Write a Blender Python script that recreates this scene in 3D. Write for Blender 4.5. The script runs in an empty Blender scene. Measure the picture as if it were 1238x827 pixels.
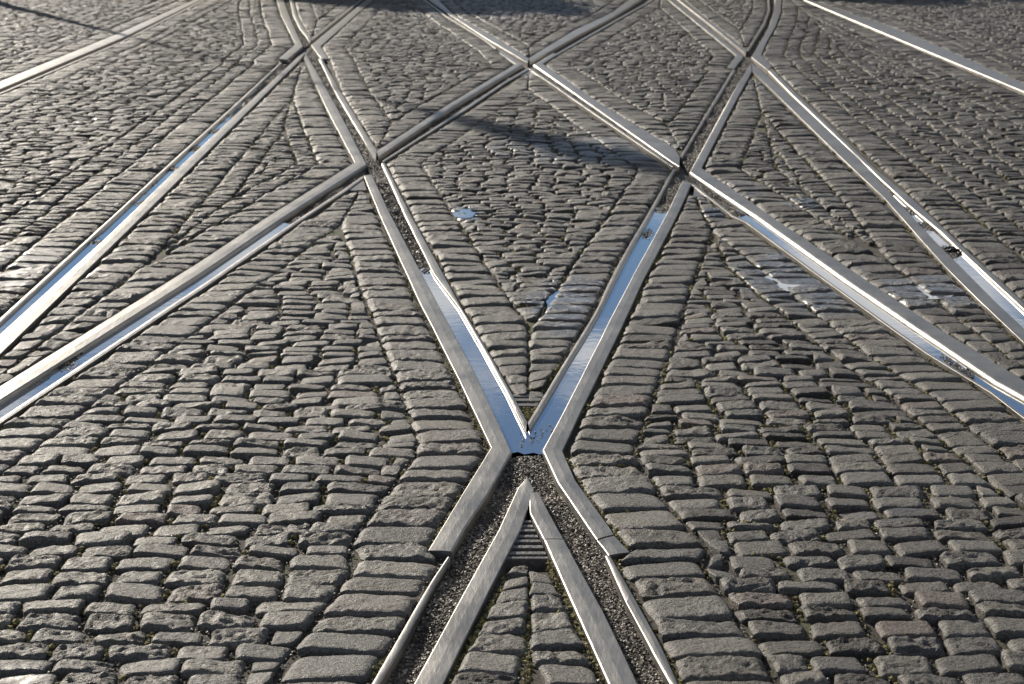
import bpy, bmesh, math, random
import numpy as np
from mathutils import Vector

SC = bpy.context.scene
C = SC.collection
rng = np.random.default_rng(7)
random.seed(7)

# ------------------------------------------------------------------ camera, sky, sun, exposure
FPX, HOR, CAMH = 2200.0, -150.0, 1.2          # survey of the photograph: focal length in px, horizon row, eye height
PITCH = math.atan((413.5 - HOR) / FPX)
cam = bpy.data.cameras.new('camera'); cam_o = bpy.data.objects.new('camera', cam); C.objects.link(cam_o)
cam.sensor_width = 36; cam.lens = 36 * FPX / 1238
cam_o.location = (0, 0, CAMH); cam_o.rotation_euler = (math.pi / 2 - PITCH, 0, 0)
cam.clip_start = .05; cam.clip_end = 5000
cam.dof.use_dof = True; cam.dof.focus_distance = 3.7; cam.dof.aperture_fstop = 13
SC.camera = cam_o

SUN_EL = math.radians(21); SUN_AZ = math.radians(118.6)     # azimuth counter-clockwise from +X
sd = Vector((math.cos(SUN_AZ) * math.cos(SUN_EL), math.sin(SUN_AZ) * math.cos(SUN_EL), math.sin(SUN_EL)))
w = bpy.data.worlds.new('World'); SC.world = w; w.use_nodes = True
nt = w.node_tree; nt.nodes.clear()
def N(t, kind, **kw):
    n = t.nodes.new(kind)
    for k, v in kw.items():
        if k in n.bl_rna.properties: setattr(n, k, v)
        else: n.inputs[k].default_value = v
    return n
sky = N(nt, 'ShaderNodeTexSky', sky_type='NISHITA', sun_disc=False)
sky.sun_elevation = SUN_EL; sky.sun_rotation = math.pi / 2 - SUN_AZ
sky.air_density = 1.0; sky.dust_density = .0; sky.altitude = 1500; sky.ozone_density = 3.5
tc = N(nt, 'ShaderNodeTexCoord')
mp = N(nt, 'ShaderNodeMapping'); mp.inputs['Scale'].default_value = (1.0, 1.0, 3.0); mp.inputs['Location'].default_value = (7.1, 3.6, 9.2)
cl = N(nt, 'ShaderNodeTexNoise'); cl.inputs['Scale'].default_value = 6.0; cl.inputs['Detail'].default_value = 6
cl.inputs['Roughness'].default_value = .55
cr = N(nt, 'ShaderNodeValToRGB'); cr.color_ramp.elements[0].position = .50; cr.color_ramp.elements[1].position = .62
mx = N(nt, 'ShaderNodeMix', data_type='RGBA')
mx.inputs[7].default_value = (11, 11.2, 11.5, 1)                # cloud radiance in the sky texture's own units
bg = N(nt, 'ShaderNodeBackground'); bg.inputs['Strength'].default_value = .050
wo = N(nt, 'ShaderNodeOutputWorld')
nt.links.new(tc.outputs['Generated'], mp.inputs['Vector']); nt.links.new(mp.outputs[0], cl.inputs['Vector'])
nt.links.new(cl.outputs['Fac'], cr.inputs[0]); nt.links.new(cr.outputs[0], mx.inputs[0])
nt.links.new(sky.outputs[0], mx.inputs[6]); nt.links.new(mx.outputs[2], bg.inputs['Color']); nt.links.new(bg.outputs[0], wo.inputs[0])

sun = bpy.data.lights.new('sun', 'SUN'); sun.energy = 5.0; sun.angle = math.radians(.5); sun.color = (1.0, .91, .78)
sun_o = bpy.data.objects.new('sun', sun); C.objects.link(sun_o)
sun_o.rotation_euler = sd.to_track_quat('Z', 'Y').to_euler(); sun_o.location = (0, 0, 20)
SC.view_settings.view_transform = 'Standard'; SC.view_settings.look = 'None'
SC.view_settings.exposure = 0.47; SC.view_settings.gamma = 1
SC.render.engine = 'CYCLES'

# ------------------------------------------------------------------ survey: photo row/column -> metres on the ground
def at(x, y):
    u = (x - 619) / FPX; v = (413.5 - y) / FPX
    dy = math.cos(PITCH) + v * math.sin(PITCH); dz = -math.sin(PITCH) + v * math.cos(PITCH)
    t = -CAMH / dz
    return (u * t, dy * t)
def to_px(x, y, z=0.0):
    c, s = math.cos(PITCH), math.sin(PITCH)
    d = y * c + (CAMH - z) * s; up = y * s - (CAMH - z) * c
    return 619 + FPX * x / d, 413.5 - FPX * up / d
def W(pts): return np.array([at(*p) for p in pts])

# ------------------------------------------------------------------ numpy gradient noise
_perm = rng.permutation(256); _perm = np.concatenate([_perm, _perm])
_gr = np.array([[math.cos(a), math.sin(a)] for a in np.linspace(0, 2 * math.pi, 16, endpoint=False)])
def noise(x, y):
    xi = np.floor(x).astype(int); yi = np.floor(y).astype(int); fx = x - xi; fy = y - yi
    u = fx * fx * (3 - 2 * fx); v = fy * fy * (3 - 2 * fy)
    def g(i, j):
        h = _perm[(_perm[(xi + i) & 255] + yi + j) & 255] & 15
        return _gr[h, 0] * (fx - i) + _gr[h, 1] * (fy - j)
    a = g(0, 0) + u * (g(1, 0) - g(0, 0)); b = g(0, 1) + u * (g(1, 1) - g(0, 1))
    return a + v * (b - a)

# ------------------------------------------------------------------ materials
def mat(name):
    m = bpy.data.materials.new(name); m.use_nodes = True; t = m.node_tree
    return m, t, t.nodes['Principled BSDF']
def L(t, a, b): t.links.new(a, b)
def ramp(t, src, stops):
    r = N(t, 'ShaderNodeValToRGB'); e = r.color_ramp.elements
    while len(e) < len(stops): e.new(.5)
    for k, (p, c) in enumerate(stops):
        e[k].position = p; e[k].color = (c, c, c, 1) if isinstance(c, (int, float)) else (*c, 1)
    L(t, src, r.inputs[0]); return r.outputs[0]
def pos(t): return N(t, 'ShaderNodeNewGeometry').outputs['Position']
def tex(t, vec, scale, detail=3, rough=.55, stretch=None, dist=0):
    if stretch:
        mpn = N(t, 'ShaderNodeMapping'); mpn.inputs['Scale'].default_value = stretch; L(t, vec, mpn.inputs[0]); vec = mpn.outputs[0]
    n = N(t, 'ShaderNodeTexNoise'); n.inputs['Scale'].default_value = scale; n.inputs['Detail'].default_value = detail
    n.inputs['Roughness'].default_value = rough; n.inputs['Distortion'].default_value = dist
    L(t, vec, n.inputs['Vector']); return n.outputs['Fac']
def mixc(t, f, a, b, mode='MIX'):
    m = N(t, 'ShaderNodeMix', data_type='RGBA', blend_type=mode)
    for s, v in ((0, f), (6, a), (7, b)):
        if isinstance(v, (int, float)): m.inputs[s].default_value = v
        elif isinstance(v, tuple): m.inputs[s].default_value = (*v, 1)
        else: L(t, v, m.inputs[s])
    return m.outputs[2]
def mth(t, op, a, b=0.0, c=0.0):
    m = N(t, 'ShaderNodeMath', operation=op)
    for s, v in ((0, a), (1, b), (2, c)):
        if isinstance(v, (int, float)): m.inputs[s].default_value = v
        else: L(t, v, m.inputs[s])
    return m.outputs[0]
def bump(t, h, dist, strength=1.0, normal=None):
    b = N(t, 'ShaderNodeBump'); b.inputs['Distance'].default_value = dist; b.inputs['Strength'].default_value = strength
    L(t, h, b.inputs['Height'])
    if normal: L(t, normal, b.inputs['Normal'])
    return b.outputs[0]

def stone_material():
    m, t, p = mat('granite_sett'); P = pos(t)
    tone = N(t, 'ShaderNodeAttribute', attribute_name='tone').outputs['Fac']
    wet = N(t, 'ShaderNodeAttribute', attribute_name='wet').outputs['Fac']
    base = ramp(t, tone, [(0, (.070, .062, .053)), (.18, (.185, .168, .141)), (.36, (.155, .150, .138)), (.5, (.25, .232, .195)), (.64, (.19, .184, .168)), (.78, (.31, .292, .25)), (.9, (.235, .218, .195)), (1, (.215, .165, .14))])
    fine = tex(t, P, 220, 4, .65)
    col = mixc(t, 1.0, base, ramp(t, fine, [(.32, .45), (.68, 1.55)]), 'MULTIPLY')
    big = tex(t, P, 2.3, 3, .5)
    col = mixc(t, 1.0, col, ramp(t, big, [(.35, (.82, .80, .80)), (.65, (1.12, 1.11, 1.08))]), 'MULTIPLY')
    stain = tex(t, P, 26, 3, .6, (1, 1.6, 1))
    col = mixc(t, ramp(t, stain, [(.58, 0.0), (.72, .55)]), col, (.055, .05, .045))
    col = mixc(t, mth(t, 'MULTIPLY', wet, .6), col, (.02, .02, .022))
    L(t, col, p.inputs['Base Color'])
    r = ramp(t, tex(t, P, 60, 3), [(.3, .42), (.7, .66)])
    rr = mth(t, 'SUBTRACT', r, mth(t, 'MULTIPLY', wet, .34))
    L(t, rr, p.inputs['Roughness']); p.inputs['Specular IOR Level'].default_value = .44
    L(t, mth(t, 'MULTIPLY', wet, .7), p.inputs['Coat Weight']); p.inputs['Coat Roughness'].default_value = .30; p.inputs['Coat IOR'].default_value = 1.6
    h1 = tex(t, P, 46, 4, .6, (1, 2.1, 1), .6); h2 = tex(t, P, 170, 4, .7)
    h3 = tex(t, P, 95, 5, .7, (1, 1.7, 1), .3)
    n = bump(t, h2, .008, 1.0, bump(t, h3, .016, 1.0, bump(t, h1, .012, .9)))
    L(t, n, p.inputs['Normal'])
    return m
def bed_material():
    m, t, p = mat('joint_sand'); P = pos(t)
    a = tex(t, P, 240, 4, .75)
    col = ramp(t, a, [(.36, (.015, .012, .009)), (.52, (.055, .043, .03)), (.68, (.19, .155, .11))])
    mo = tex(t, P, 5, 4, .65)
    col = mixc(t, ramp(t, mo, [(.50, 0.0), (.60, .75)]), col, mixc(t, a, (.03, .04, .01), (.17, .17, .05)))
    L(t, col, p.inputs['Base Color']); p.inputs['Roughness'].default_value = .85
    L(t, bump(t, a, .012, 1.0), p.inputs['Normal'])
    return m
def steel_material(name, wear=0.0):
    m, t, p = mat(name); P = pos(t)
    p.inputs['Metallic'].default_value = 1.0
    big = tex(t, P, 7, 4, .6); fine = tex(t, P, 90, 3, .6, (1, .25, 1)); micro = tex(t, P, 420, 2)
    col = mixc(t, ramp(t, big, [(.35, 0.0), (.65, 1.0)]), (.24, .228, .208), (.31, .298, .275))
    col = mixc(t, ramp(t, fine, [(.56, 0.0), (.70, .6)]), col, (.24, .215, .19))
    # rust and grime low on the flanks, where wheels never polish
    sep = N(t, 'ShaderNodeSeparateXYZ'); L(t, P, sep.inputs[0])
    low = mth(t, 'MULTIPLY_ADD', sep.outputs['Z'], -90.0, mth(t, 'MULTIPLY_ADD', fine, 1.6, -2.2 + wear))
    lowc = ramp(t, low, [(.0, 0.0), (1.0, 1.0)])
    col = mixc(t, lowc, col, (.075, .05, .035))
    L(t, col, p.inputs['Base Color'])
    L(t, mth(t, 'SUBTRACT', 1.0, lowc), p.inputs['Metallic'])
    r = mth(t, 'ADD', ramp(t, mixc(t, .5, big, fine), [(.3, .38), (.7, .54)]), mth(t, 'MULTIPLY', lowc, .35))
    L(t, r, p.inputs['Roughness'])
    L(t, bump(t, micro, .0008, .4, bump(t, fine, .0016, .5)), p.inputs['Normal'])
    return m
def water_material():
    m, t, p = mat('puddle_water'); P = pos(t)
    p.inputs['Base Color'].default_value = (.56, .57, .58, 1); p.inputs['Metallic'].default_value = .9; p.inputs['Roughness'].default_value = .03
    p.inputs['IOR'].default_value = 1.6; p.inputs['Specular IOR Level'].default_value = 1.0
    L(t, bump(t, tex(t, P, 30, 2), .0006, .25), p.inputs['Normal'])
    return m
def gravel_material():
    m, t, p = mat('gravel_grit'); P = pos(t)
    tone = N(t, 'ShaderNodeAttribute', attribute_name='tone').outputs['Fac']
    col = ramp(t, tone, [(0, (.045, .036, .029)), (.5, (.14, .115, .09)), (.85, (.26, .235, .20)), (1, (.62, .58, .50))])
    col = mixc(t, 1.0, col, ramp(t, tex(t, P, 9, 3), [(.38, (.5, .47, .44)), (.6, (1.1, 1.07, 1.0))]), 'MULTIPLY')
    L(t, col, p.inputs['Base Color']); p.inputs['Roughness'].default_value = .6
    return m
def moss_material():
    m, t, p = mat('moss'); P = pos(t)
    a = tex(t, P, 300, 3, .7); b = tex(t, P, 3)
    col = mixc(t, a, (.08, .08, .02), (.48, .42, .16)); col = mixc(t, ramp(t, b, [(.4, 0.0), (.6, .5)]), col, (.16, .12, .06))
    L(t, col, p.inputs['Base Color']); p.inputs['Roughness'].default_value = .95
    L(t, bump(t, a, .006), p.inputs['Normal'])
    return m
def simple(name, c, rough=.7, metal=0.0, bscale=40):
    m, t, p = mat(name); P = pos(t); a = tex(t, P, bscale, 4)
    L(t, mixc(t, a, tuple(x * .7 for x in c), tuple(x * 1.3 for x in c)), p.inputs['Base Color'])
    p.inputs['Roughness'].default_value = rough; p.inputs['Metallic'].default_value = metal
    L(t, bump(t, a, .004, .6), p.inputs['Normal']); return m
M_ST = stone_material(); M_BED = bed_material(); M_STEEL = steel_material('worn_rail_steel'); M_LIP = steel_material('worn_guard_steel', .25)
M_W = water_material(); M_GR = gravel_material(); M_MOSS = moss_material()
M_DIRT = simple('packed_dirt', (.085, .068, .05), .85, 0, 350)
M_CAST = simple('cast_infill_steel', (.16, .15, .14), .45, .6, 120)
M_GROUND = simple('trodden_ground', (.09, .085, .078), .8, 0, 14)
M_PAINT = simple('dark_green_paint', (.03, .045, .04), .45, 0, 20)
M_BARK = simple('bark', (.09, .065, .045), .9, 0, 12)
M_GLASS = simple('lantern_glass', (.55, .53, .46), .3, 0, 8)
M_LEAF = simple('leaf', (.06, .085, .03), .6, 0, 5)

# ------------------------------------------------------------------ object helpers
def link(name, verts, faces, material, parent=None, smooth=False):
    me = bpy.data.meshes.new(name); me.from_pydata([tuple(v) for v in verts], [], [tuple(f) for f in faces]); me.materials.append(material)
    if smooth: me.polygons.foreach_set('use_smooth', [True] * len(me.polygons))
    me.update(); o = bpy.data.objects.new(name, me); C.objects.link(o); o.parent = parent
    return o
def quadmesh(name, V, Q, material, parent=None, attrs=None, smooth=True):
    """fast mesh of quads from arrays"""
    me = bpy.data.meshes.new(name)
    me.vertices.add(len(V)); me.vertices.foreach_set('co', V.astype(np.float32).ravel())
    me.loops.add(Q.size); me.loops.foreach_set('vertex_index', Q.astype(np.int32).ravel())
    me.polygons.add(len(Q)); me.polygons.foreach_set('loop_start', np.arange(0, Q.size, Q.shape[1], dtype=np.int32))
    me.polygons.foreach_set('use_smooth', np.full(len(Q), smooth))
    me.materials.append(material); me.update(calc_edges=True)
    for k, a in (attrs or {}).items():
        at_ = me.attributes.new(k, 'FLOAT', 'POINT'); at_.data.foreach_set('value', a.astype(np.float32).ravel())
    o = bpy.data.objects.new(name, me); C.objects.link(o); o.parent = parent
    return o
def tag(o, label=None, cat=None, group=None, kind=None):
    for k, v in (('label', label), ('category', cat), ('group', group), ('kind', kind)):
        if v: o[k] = v
    return o
def empty(name, loc=(0, 0, 0)):
    o = bpy.data.objects.new(name, None); C.objects.link(o); o.location = loc; o.empty_display_size = .1
    return o

# ------------------------------------------------------------------ ground
gs = 3000
tag(link('ground', [(-gs, -gs, -.032), (gs, -gs, -.032), (gs, gs, -.032), (-gs, gs, -.032)], [(0, 1, 2, 3)], M_GROUND), kind='structure')

# ------------------------------------------------------------------ puddle / wet patches on the stones (metres)
WET = []          # (x, y, rx, ry, strength)
def wetpx(px, py, rx_px, ry_px, s):
    a = at(px, py); b = at(px + rx_px, py); c = at(px, py - ry_px)
    WET.append((a[0], a[1], b[0] - a[0], c[1] - a[1], s))
wetpx(700, 368, 62, 34, 1.0); wetpx(975, 335, 75, 34, .95); wetpx(1120, 352, 85, 17, .95); wetpx(562, 258, 17, 9, 1.6)
wetpx(972, 246, 20, 6, 1.2); wetpx(40, 322, 80, 26, .5); wetpx(870, 258, 22, 5, 1.1); wetpx(1075, 620, 40, 8, .35); wetpx(930, 100, 30, 8, .4)
wetpx(700, 180, 120, 16, .45); wetpx(25, 815, 30, 10, .6); wetpx(860, 230, 60, 16, .4); wetpx(560, 10, 170, 12, .3)
def wetness(x, y):
    r = np.zeros_like(x)
    for (a, b, rx, ry, s) in WET:
        d = np.hypot((x - a) / rx, (y - b) / ry) + .35 * noise(x * 9, y * 6)
        r = np.maximum(r, s * np.clip((1.25 - d) * 2.2, 0, 1))
    return np.clip(r, 0, 1)

# ------------------------------------------------------------------ setts
W_SM, P_SM = .1005, .0600
def in_view(x, y, m=60):
    px, py = to_px(x, y); return (px > -m) & (px < 1238 + m) & (py > -m * .6) & (py < 827 + m)

def stone_grids(Qd, n, m, zoff, relief, seeds, rugged=1.0):
    """Qd: (k,4,2) corners ordered (x0,y0),(x1,y0),(x1,y1),(x0,y1). returns V (k, nv, 3), quads"""
    k = len(Qd)
    def ring(n_):
        a = np.linspace(0, 1, n_ - 1)[1:-1] if n_ > 3 else np.array([.5])
        a = .5 - .5 * np.cos(np.pi * a) * (1 - .28 * np.sin(np.pi * a))
        return np.concatenate([[0], [.04], a * .90 + .05, [.96], [1]])
    U = ring(n - 1); Vv = ring(m - 1); nu, nv = len(U), len(Vv)
    uu, vv = np.meshgrid(U, Vv, indexing='xy')             # nv x nu
    # round the corners a little
    cu, cv = uu * 2 - 1, vv * 2 - 1
    pw = 8.0
    rr = (np.abs(cu) ** pw + np.abs(cv) ** pw) ** (1 / pw); mxr = np.maximum(np.abs(cu), np.abs(cv)) + 1e-9
    f = np.where(mxr < 1e-3, 1.0, mxr / np.maximum(rr, 1e-9)); uu2 = (cu * f + 1) / 2; vv2 = (cv * f + 1) / 2
    A, B, D, E_ = Qd[:, 0], Qd[:, 1], Qd[:, 2], Qd[:, 3]
    u = uu2[None, :, :, None]; v = vv2[None, :, :, None]
    Pxy = (A[:, None, None] * (1 - u) * (1 - v) + B[:, None, None] * u * (1 - v) + D[:, None, None] * u * v + E_[:, None, None] * (1 - u) * v)
    X, Y = Pxy[..., 0], Pxy[..., 1]
    # wobble the outline
    sx = seeds[:, None, None] * 17.3
    X = X + .0045 * noise(X * 38 + sx, Y * 38); Y = Y + .0042 * noise(X * 42 + sx + 50, Y * 42)
    sz = np.minimum(np.linalg.norm(B - A, axis=1), np.linalg.norm(E_ - A, axis=1))[:, None, None]
    e = np.maximum(np.abs(cu), np.abs(cv))[None]
    ed = 1 - e
    dome = -.0064 * rugged * np.clip(1 - ed / (.24 + .12 * (rugged - 1)), 0, 1) ** 2.0 * np.clip(sz / .07, .5, 1.2)
    big = noise(X * 13 + sx, Y * 28) * .0065
    ridg = (np.abs(noise(X * 26 + sx, Y * 66 + sx)) - .25) * -.0105
    fine = noise(X * 80 + sx, Y * 130) * .0048
    tx = (seeds % 1 - .5)[:, None, None]; ty = ((seeds * 7.13) % 1 - .5)[:, None, None]
    tilt = tx * .009 * cu[None] + (ty * .0055 - .0003) * cv[None]
    Z = zoff[:, None, None] + dome + tilt + relief[:, None, None] * (big + ridg + fine) * np.clip(ed * 5 + .25, 0, 1)
    top = np.stack([X, Y, Z], -1).reshape(k, nu * nv, 3)
    idx = np.arange(nu * nv).reshape(nv, nu)
    q = [(idx[:-1, :-1].ravel(), idx[:-1, 1:].ravel(), idx[1:, 1:].ravel(), idx[1:, :-1].ravel())]
    Q = np.stack(q[0], 1)
    loop = np.concatenate([idx[0, :-1], idx[:-1, -1], idx[-1, :0:-1], idx[:0:-1, 0]])
    sk = top[:, loop].copy(); cen = sk.mean(1, keepdims=True)
    sk[..., :2] = cen[..., :2] + (sk[..., :2] - cen[..., :2]) * .985; sk[..., 2] = -.05
    nb = nu * nv; nl = len(loop); j = np.arange(nl)
    S = np.stack([loop, nb + j, nb + (j + 1) % nl, np.roll(loop, -1)], 1)
    S = S[:, ::1]
    V = np.concatenate([top, sk], 1); Qa = np.concatenate([Q, S], 0)
    return V, Qa

def build_cell(name_label, Lp, Rp, ytop, ybot, nL=3, nR=3, border=.150, bL=True, bR=True, pitch=P_SM, width=W_SM, grid_shift=0.0, shade_shift=0.0, jitter=.011, rugged=1.0, bpitch=(.068, .108)):
    """one paved patch between two rails. Lp / Rp: outlines in the survey, top to bottom. None = open side"""
    yt = at(0, ytop)[1]; yb = at(0, ybot)[1]
    def fn(P, open_x):
        if P is None: return lambda y: np.full_like(np.asarray(y, float), open_x)
        w_ = W(P)[::-1]; ys = w_[:, 1].copy(); xs = w_[:, 0]
        for i in range(1, len(ys)):
            if ys[i] <= ys[i - 1]: ys[i] = ys[i - 1] + 1e-4
        def f(y):
            y = np.asarray(y, float); r = np.interp(y, ys, xs)
            s = (xs[-1] - xs[-2]) / max(ys[-1] - ys[-2], 1e-3)
            return r
        return f
    fL, fR = fn(Lp, -30), fn(Rp, 30)
    G_ = .007
    lx = lambda y: fL(y) + G_; rx = lambda y: fR(y) - G_
    nLs = nL if bL else 0; nRs = nR if bR else 0
    cols = []                                        # (kind, f0, f1, pitchrange, border?)
    def mid(y): return (lx(y) + rx(y)) / 2
    dl = 0.0; hasM = True
    stones = []; flag = []
    rows = [yb - .08]
    while rows[-1] < yt: rows.append(rows[-1] + pitch * rng.uniform(.80, 1.2))
    rows = np.array(rows)
    def course_lines(x_ref, cid):
        o_ = .06 * pitch * noise(rows * .9 + cid * 5.1, rows * 0 + cid * 2.3 + .4) * 2 + .10 * noise(np.full_like(rows, x_ref * .9) + rows * .25, rows * .35)
        r_ = rows + o_ + rng.normal(0, .0022, len(rows))
        return np.maximum.accumulate(r_ + np.arange(len(r_)) * 1e-4)
    def merged(lines):
        out = []; i = 0
        while i < len(lines) - 1:
            out.append((lines[i], lines[i + 1], i)); i += 1
        return out
    cidc = [rng.uniform(0, 30)]
    jit = rng.uniform(-1, 1, (400, 900)) * jitter
    shift_ = np.zeros(900)
    for i_ in range(1, 900): shift_[i_] = .55 * shift_[i_ - 1] + rng.uniform(-.30, .30) * width
    def bj(k_, i_): return float(jit[int(k_) % 400, i_ % 900])
    def run(f0, f1, pr, isb, k0_=0, k1_=0):
        cidc[0] += 1.37
        if isb:
            ln = [yb - rng.uniform(0, .07)]
            while ln[-1] < yt: ln.append(ln[-1] + rng.uniform(*pr))
            ivs = [(a, b, i) for i, (a, b) in enumerate(zip(ln[:-1], ln[1:]))]
        else:
            ivs = merged(course_lines(float(f0((yb + yt) / 2)), cidc[0]))
        for (y0, y1, ri) in ivs:
            j = rng.normal(0, .0022, 2)
            if y0 > yt: break
            y1 = min(y1, yt)
            if y1 - y0 < .02: continue
            if not isb:  # near-square or long stones now and then
                pass
            a0, b0 = float(f0(y0)), float(f1(y0)); a1, b1 = float(f0(y1)), float(f1(y1))
            if min(b0 - a0, b1 - a1) < -.002 and max(b0 - a0, b1 - a1) < .03: continue
            wmax = max(b0 - a0, b1 - a1)
            if wmax < .028: continue
            if k0_ and wmax > .06: a0 += bj(k0_, ri); a1 += bj(k0_, ri)
            if k1_ and wmax > .06: b0 += bj(k1_, ri); b1 += bj(k1_, ri)
            b0 = max(b0, a0 + .006); b1 = max(b1, a1 + .006)
            xm = (a0 + b0 + a1 + b1) / 4
            if not in_view(np.array(xm), np.array(y0), 150): continue
            if wmax > .21 and isb: pass
            stones.append(((a0, y0 + j[0]), (b0, y0 + j[1]), (b1, y1 + j[1]), (a1, y1 + j[0]))); flag.append(isb)
    wob = lambda y, s: .010 * noise(np.asarray(y) * 1.7 + s * 3.3, np.asarray(y) * 0 + s * 7.7 + .5)
    # zones offset from the left and right rail
    offL = [0.0]; offR = [0.0]
    for k in range(nLs): offL.append(offL[-1] + (border if k == 0 else width) * (1 + rng.uniform(-.08, .08)))
    for k in range(nRs): offR.append(offR[-1] + (border if k == 0 else width) * (1 + rng.uniform(-.08, .08)))
    def mk_l(d, s): return (lambda y: np.minimum(lx(y) + d + (wob(y, s) if d > 0 else 0), mid(y) if bR else 1e9))
    def mk_r(d, s): return (lambda y: np.maximum(rx(y) - d + (wob(y, s) if d > 0 else 0), mid(y) if bL else -1e9))
    Ls = [mk_l(d, i + 1) for i, d in enumerate(offL)]; Rs = [mk_r(d, -i - 1) for i, d in enumerate(offR)]
    for k in range(len(Ls) - 1):
        run(Ls[k], Ls[k + 1], bpitch if k == 0 else (pitch * .86, pitch * 1.16), k == 0, 0 if k < 2 else 200 + k, 0 if k == 0 or k == len(Ls) - 2 else 201 + k)
    for k in range(len(Rs) - 1):
        run(Rs[k + 1], Rs[k], bpitch if k == 0 else (pitch * .86, pitch * 1.16), k == 0, 0 if k == 0 or k == len(Rs) - 2 else 301 + k, 0 if k < 2 else 300 + k)
    # middle zone: straight courses
    yy = np.linspace(yb, yt, 200)
    zl = Ls[-1] if bL else lx; zr = Rs[-1] if bR else rx
    x_lo = max(float(np.min(zl(yy))), -8.5); x_hi = min(float(np.max(zr(yy))), 8.5)
    k0 = int(math.floor(x_lo / width)) - 2; k1 = int(math.ceil(x_hi / width)) + 2
    for k in range(k0, k1 + 1):
        xa = lambda y, k=k: k * width + grid_shift + 1.6 * wob(y, 40 + .35 * k)
        xb = lambda y, k=k: (k + 1) * width + grid_shift + 1.6 * wob(y, 40 + .35 * (k + 1))
        def f0(y, xa=xa, xb=xb):
            a = xa(y); l = zl(y)
            return np.where(a < l + .38 * width, np.where(xb(y) < l + .38 * width, 1e3, l), a)
        def f1(y, xb=xb):
            b = xb(y); r = zr(y)
            return np.where(b > r - .38 * width, np.where(xa(y) > r - .38 * width, -1e3, r), b)
        cidc[0] += 1.37
        for (y0, y1, ri) in merged(course_lines(k * width, cidc[0])):
            if y0 > yt: break
            y1 = min(y1, yt); ym = (y0 + y1) / 2
            if y1 - y0 < .02: continue
            sh = float(shift_[ri % 900]); L0, R0 = float(zl(ym)), float(zr(ym)); a_, b_ = float(xa(ym)) + sh, float(xb(ym)) + sh
            if b_ < L0 + .38 * width or a_ > R0 - .38 * width or R0 - L0 < .02: continue
            # decide the sides at mid height, then follow them to both ends
            def side(fy, which):
                if which == 0:
                    a = float(xa(fy)) + sh; l = float(zl(fy)); am = a_; lm = L0
                    return l if am < lm + .38 * width else max(a + bj(k + 100, ri), l)
                b = float(xb(fy)) + sh; r = float(zr(fy)); bm = b_; rm = R0
                return r if bm > rm - .38 * width else min(b + bj(k + 101, ri), r)
            a0, a1, b0, b1 = side(y0, 0), side(y1, 0), side(y0, 1), side(y1, 1)
            if max(b0 - a0, b1 - a1) < .028: continue
            b0 = max(b0, a0 + .006); b1 = max(b1, a1 + .006)
            if not in_view(np.array((a0 + b1) / 2), np.array(y0), 150): continue
            j = rng.normal(0, .0026, 2)
            stones.append(((a0, y0 + j[0]), (b0, y0 + j[1]), (b1, y1 + j[1]), (a1, y1 + j[0]))); flag.append(False)
    Qd = np.array(stones); flag = np.array(flag); k = len(Qd)
    # joints
    cen = Qd.mean(1, keepdims=True); d = Qd - cen
    _gap = 1
    jx = np.where(flag, .0032, .0050)[:, None] * rng.uniform(.6, 1.7, (k, 1)); jy = np.where(flag, .0026, .0028)[:, None] * rng.uniform(.4, 1.7, (k, 1))
    d[..., 0] -= np.sign(d[..., 0]) * np.minimum(jx, np.abs(d[..., 0]) * .8); d[..., 1] -= np.sign(d[..., 1]) * np.minimum(jy, np.abs(d[..., 1]) * .6)
    Qd = cen + d
    Qd += rng.normal(0, .0020, Qd.shape)
    Qd[..., 0] += np.clip(rng.normal(0, .0016, (k, 1)), -.003, .003) * (~flag)[:, None]
    Qd[..., 1] += (0.012 * noise(Qd[..., 0] * 2.1, Qd[..., 1] * 1.3))
    seeds = rng.uniform(0, 50, k); tone = np.clip(rng.beta(2.2, 2.2, k) + shade_shift, 0, .92); tone[rng.random(k) < .035] = .97  # patch shift: far and right shade, lower left brightness, put into sett colour
    zoff = -.0005 + rng.normal(0, .0020, k) + .004 * noise(cen[:, 0, 0] * 2.5, cen[:, 0, 1] * 2.5); relief = rng.uniform(.3, 1.15, k); relief[rng.random(k) < .25] *= .35
    cx, cy = cen[:, 0, 0], cen[:, 0, 1]; px, py = to_px(cx, cy)
    vis = (px > -25) & (px < 1263) & (py > -10) & (py < 850)
    ext = np.abs(Qd[:, 1, 0] - Qd[:, 0, 0]) * FPX / (cy / math.cos(PITCH))
    area = ext ** 2 * vis
    order = np.argsort(-area); single = np.zeros(k, bool); single[order[:300]] = True; single &= vis & (ext > 8)
    # the bed itself
    ys = np.linspace(yb - .05, yt, max(12, int((yt - yb) / .08))); nx = 7
    lo = np.maximum(fL(ys), -8.5) - .012; hi = np.minimum(fR(ys), 8.5) + .012; hi = np.maximum(hi, lo + .001)
    gx = lo[:, None] + (hi - lo)[:, None] * np.linspace(0, 1, nx)[None]; gy = np.repeat(ys[:, None], nx, 1)
    gz = -.0125 + .006 * noise(gx * 19, gy * 19)
    V = np.stack([gx, gy, gz], -1).reshape(-1, 3); ii = np.arange(len(ys) * nx).reshape(len(ys), nx)
    Qb = np.stack([ii[:-1, :-1].ravel(), ii[:-1, 1:].ravel(), ii[1:, 1:].ravel(), ii[1:, :-1].ravel()], 1)
    bed = quadmesh('cobbled_pavement', V, Qb, M_BED)
    tag(bed, label=name_label, kind='structure')
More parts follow.
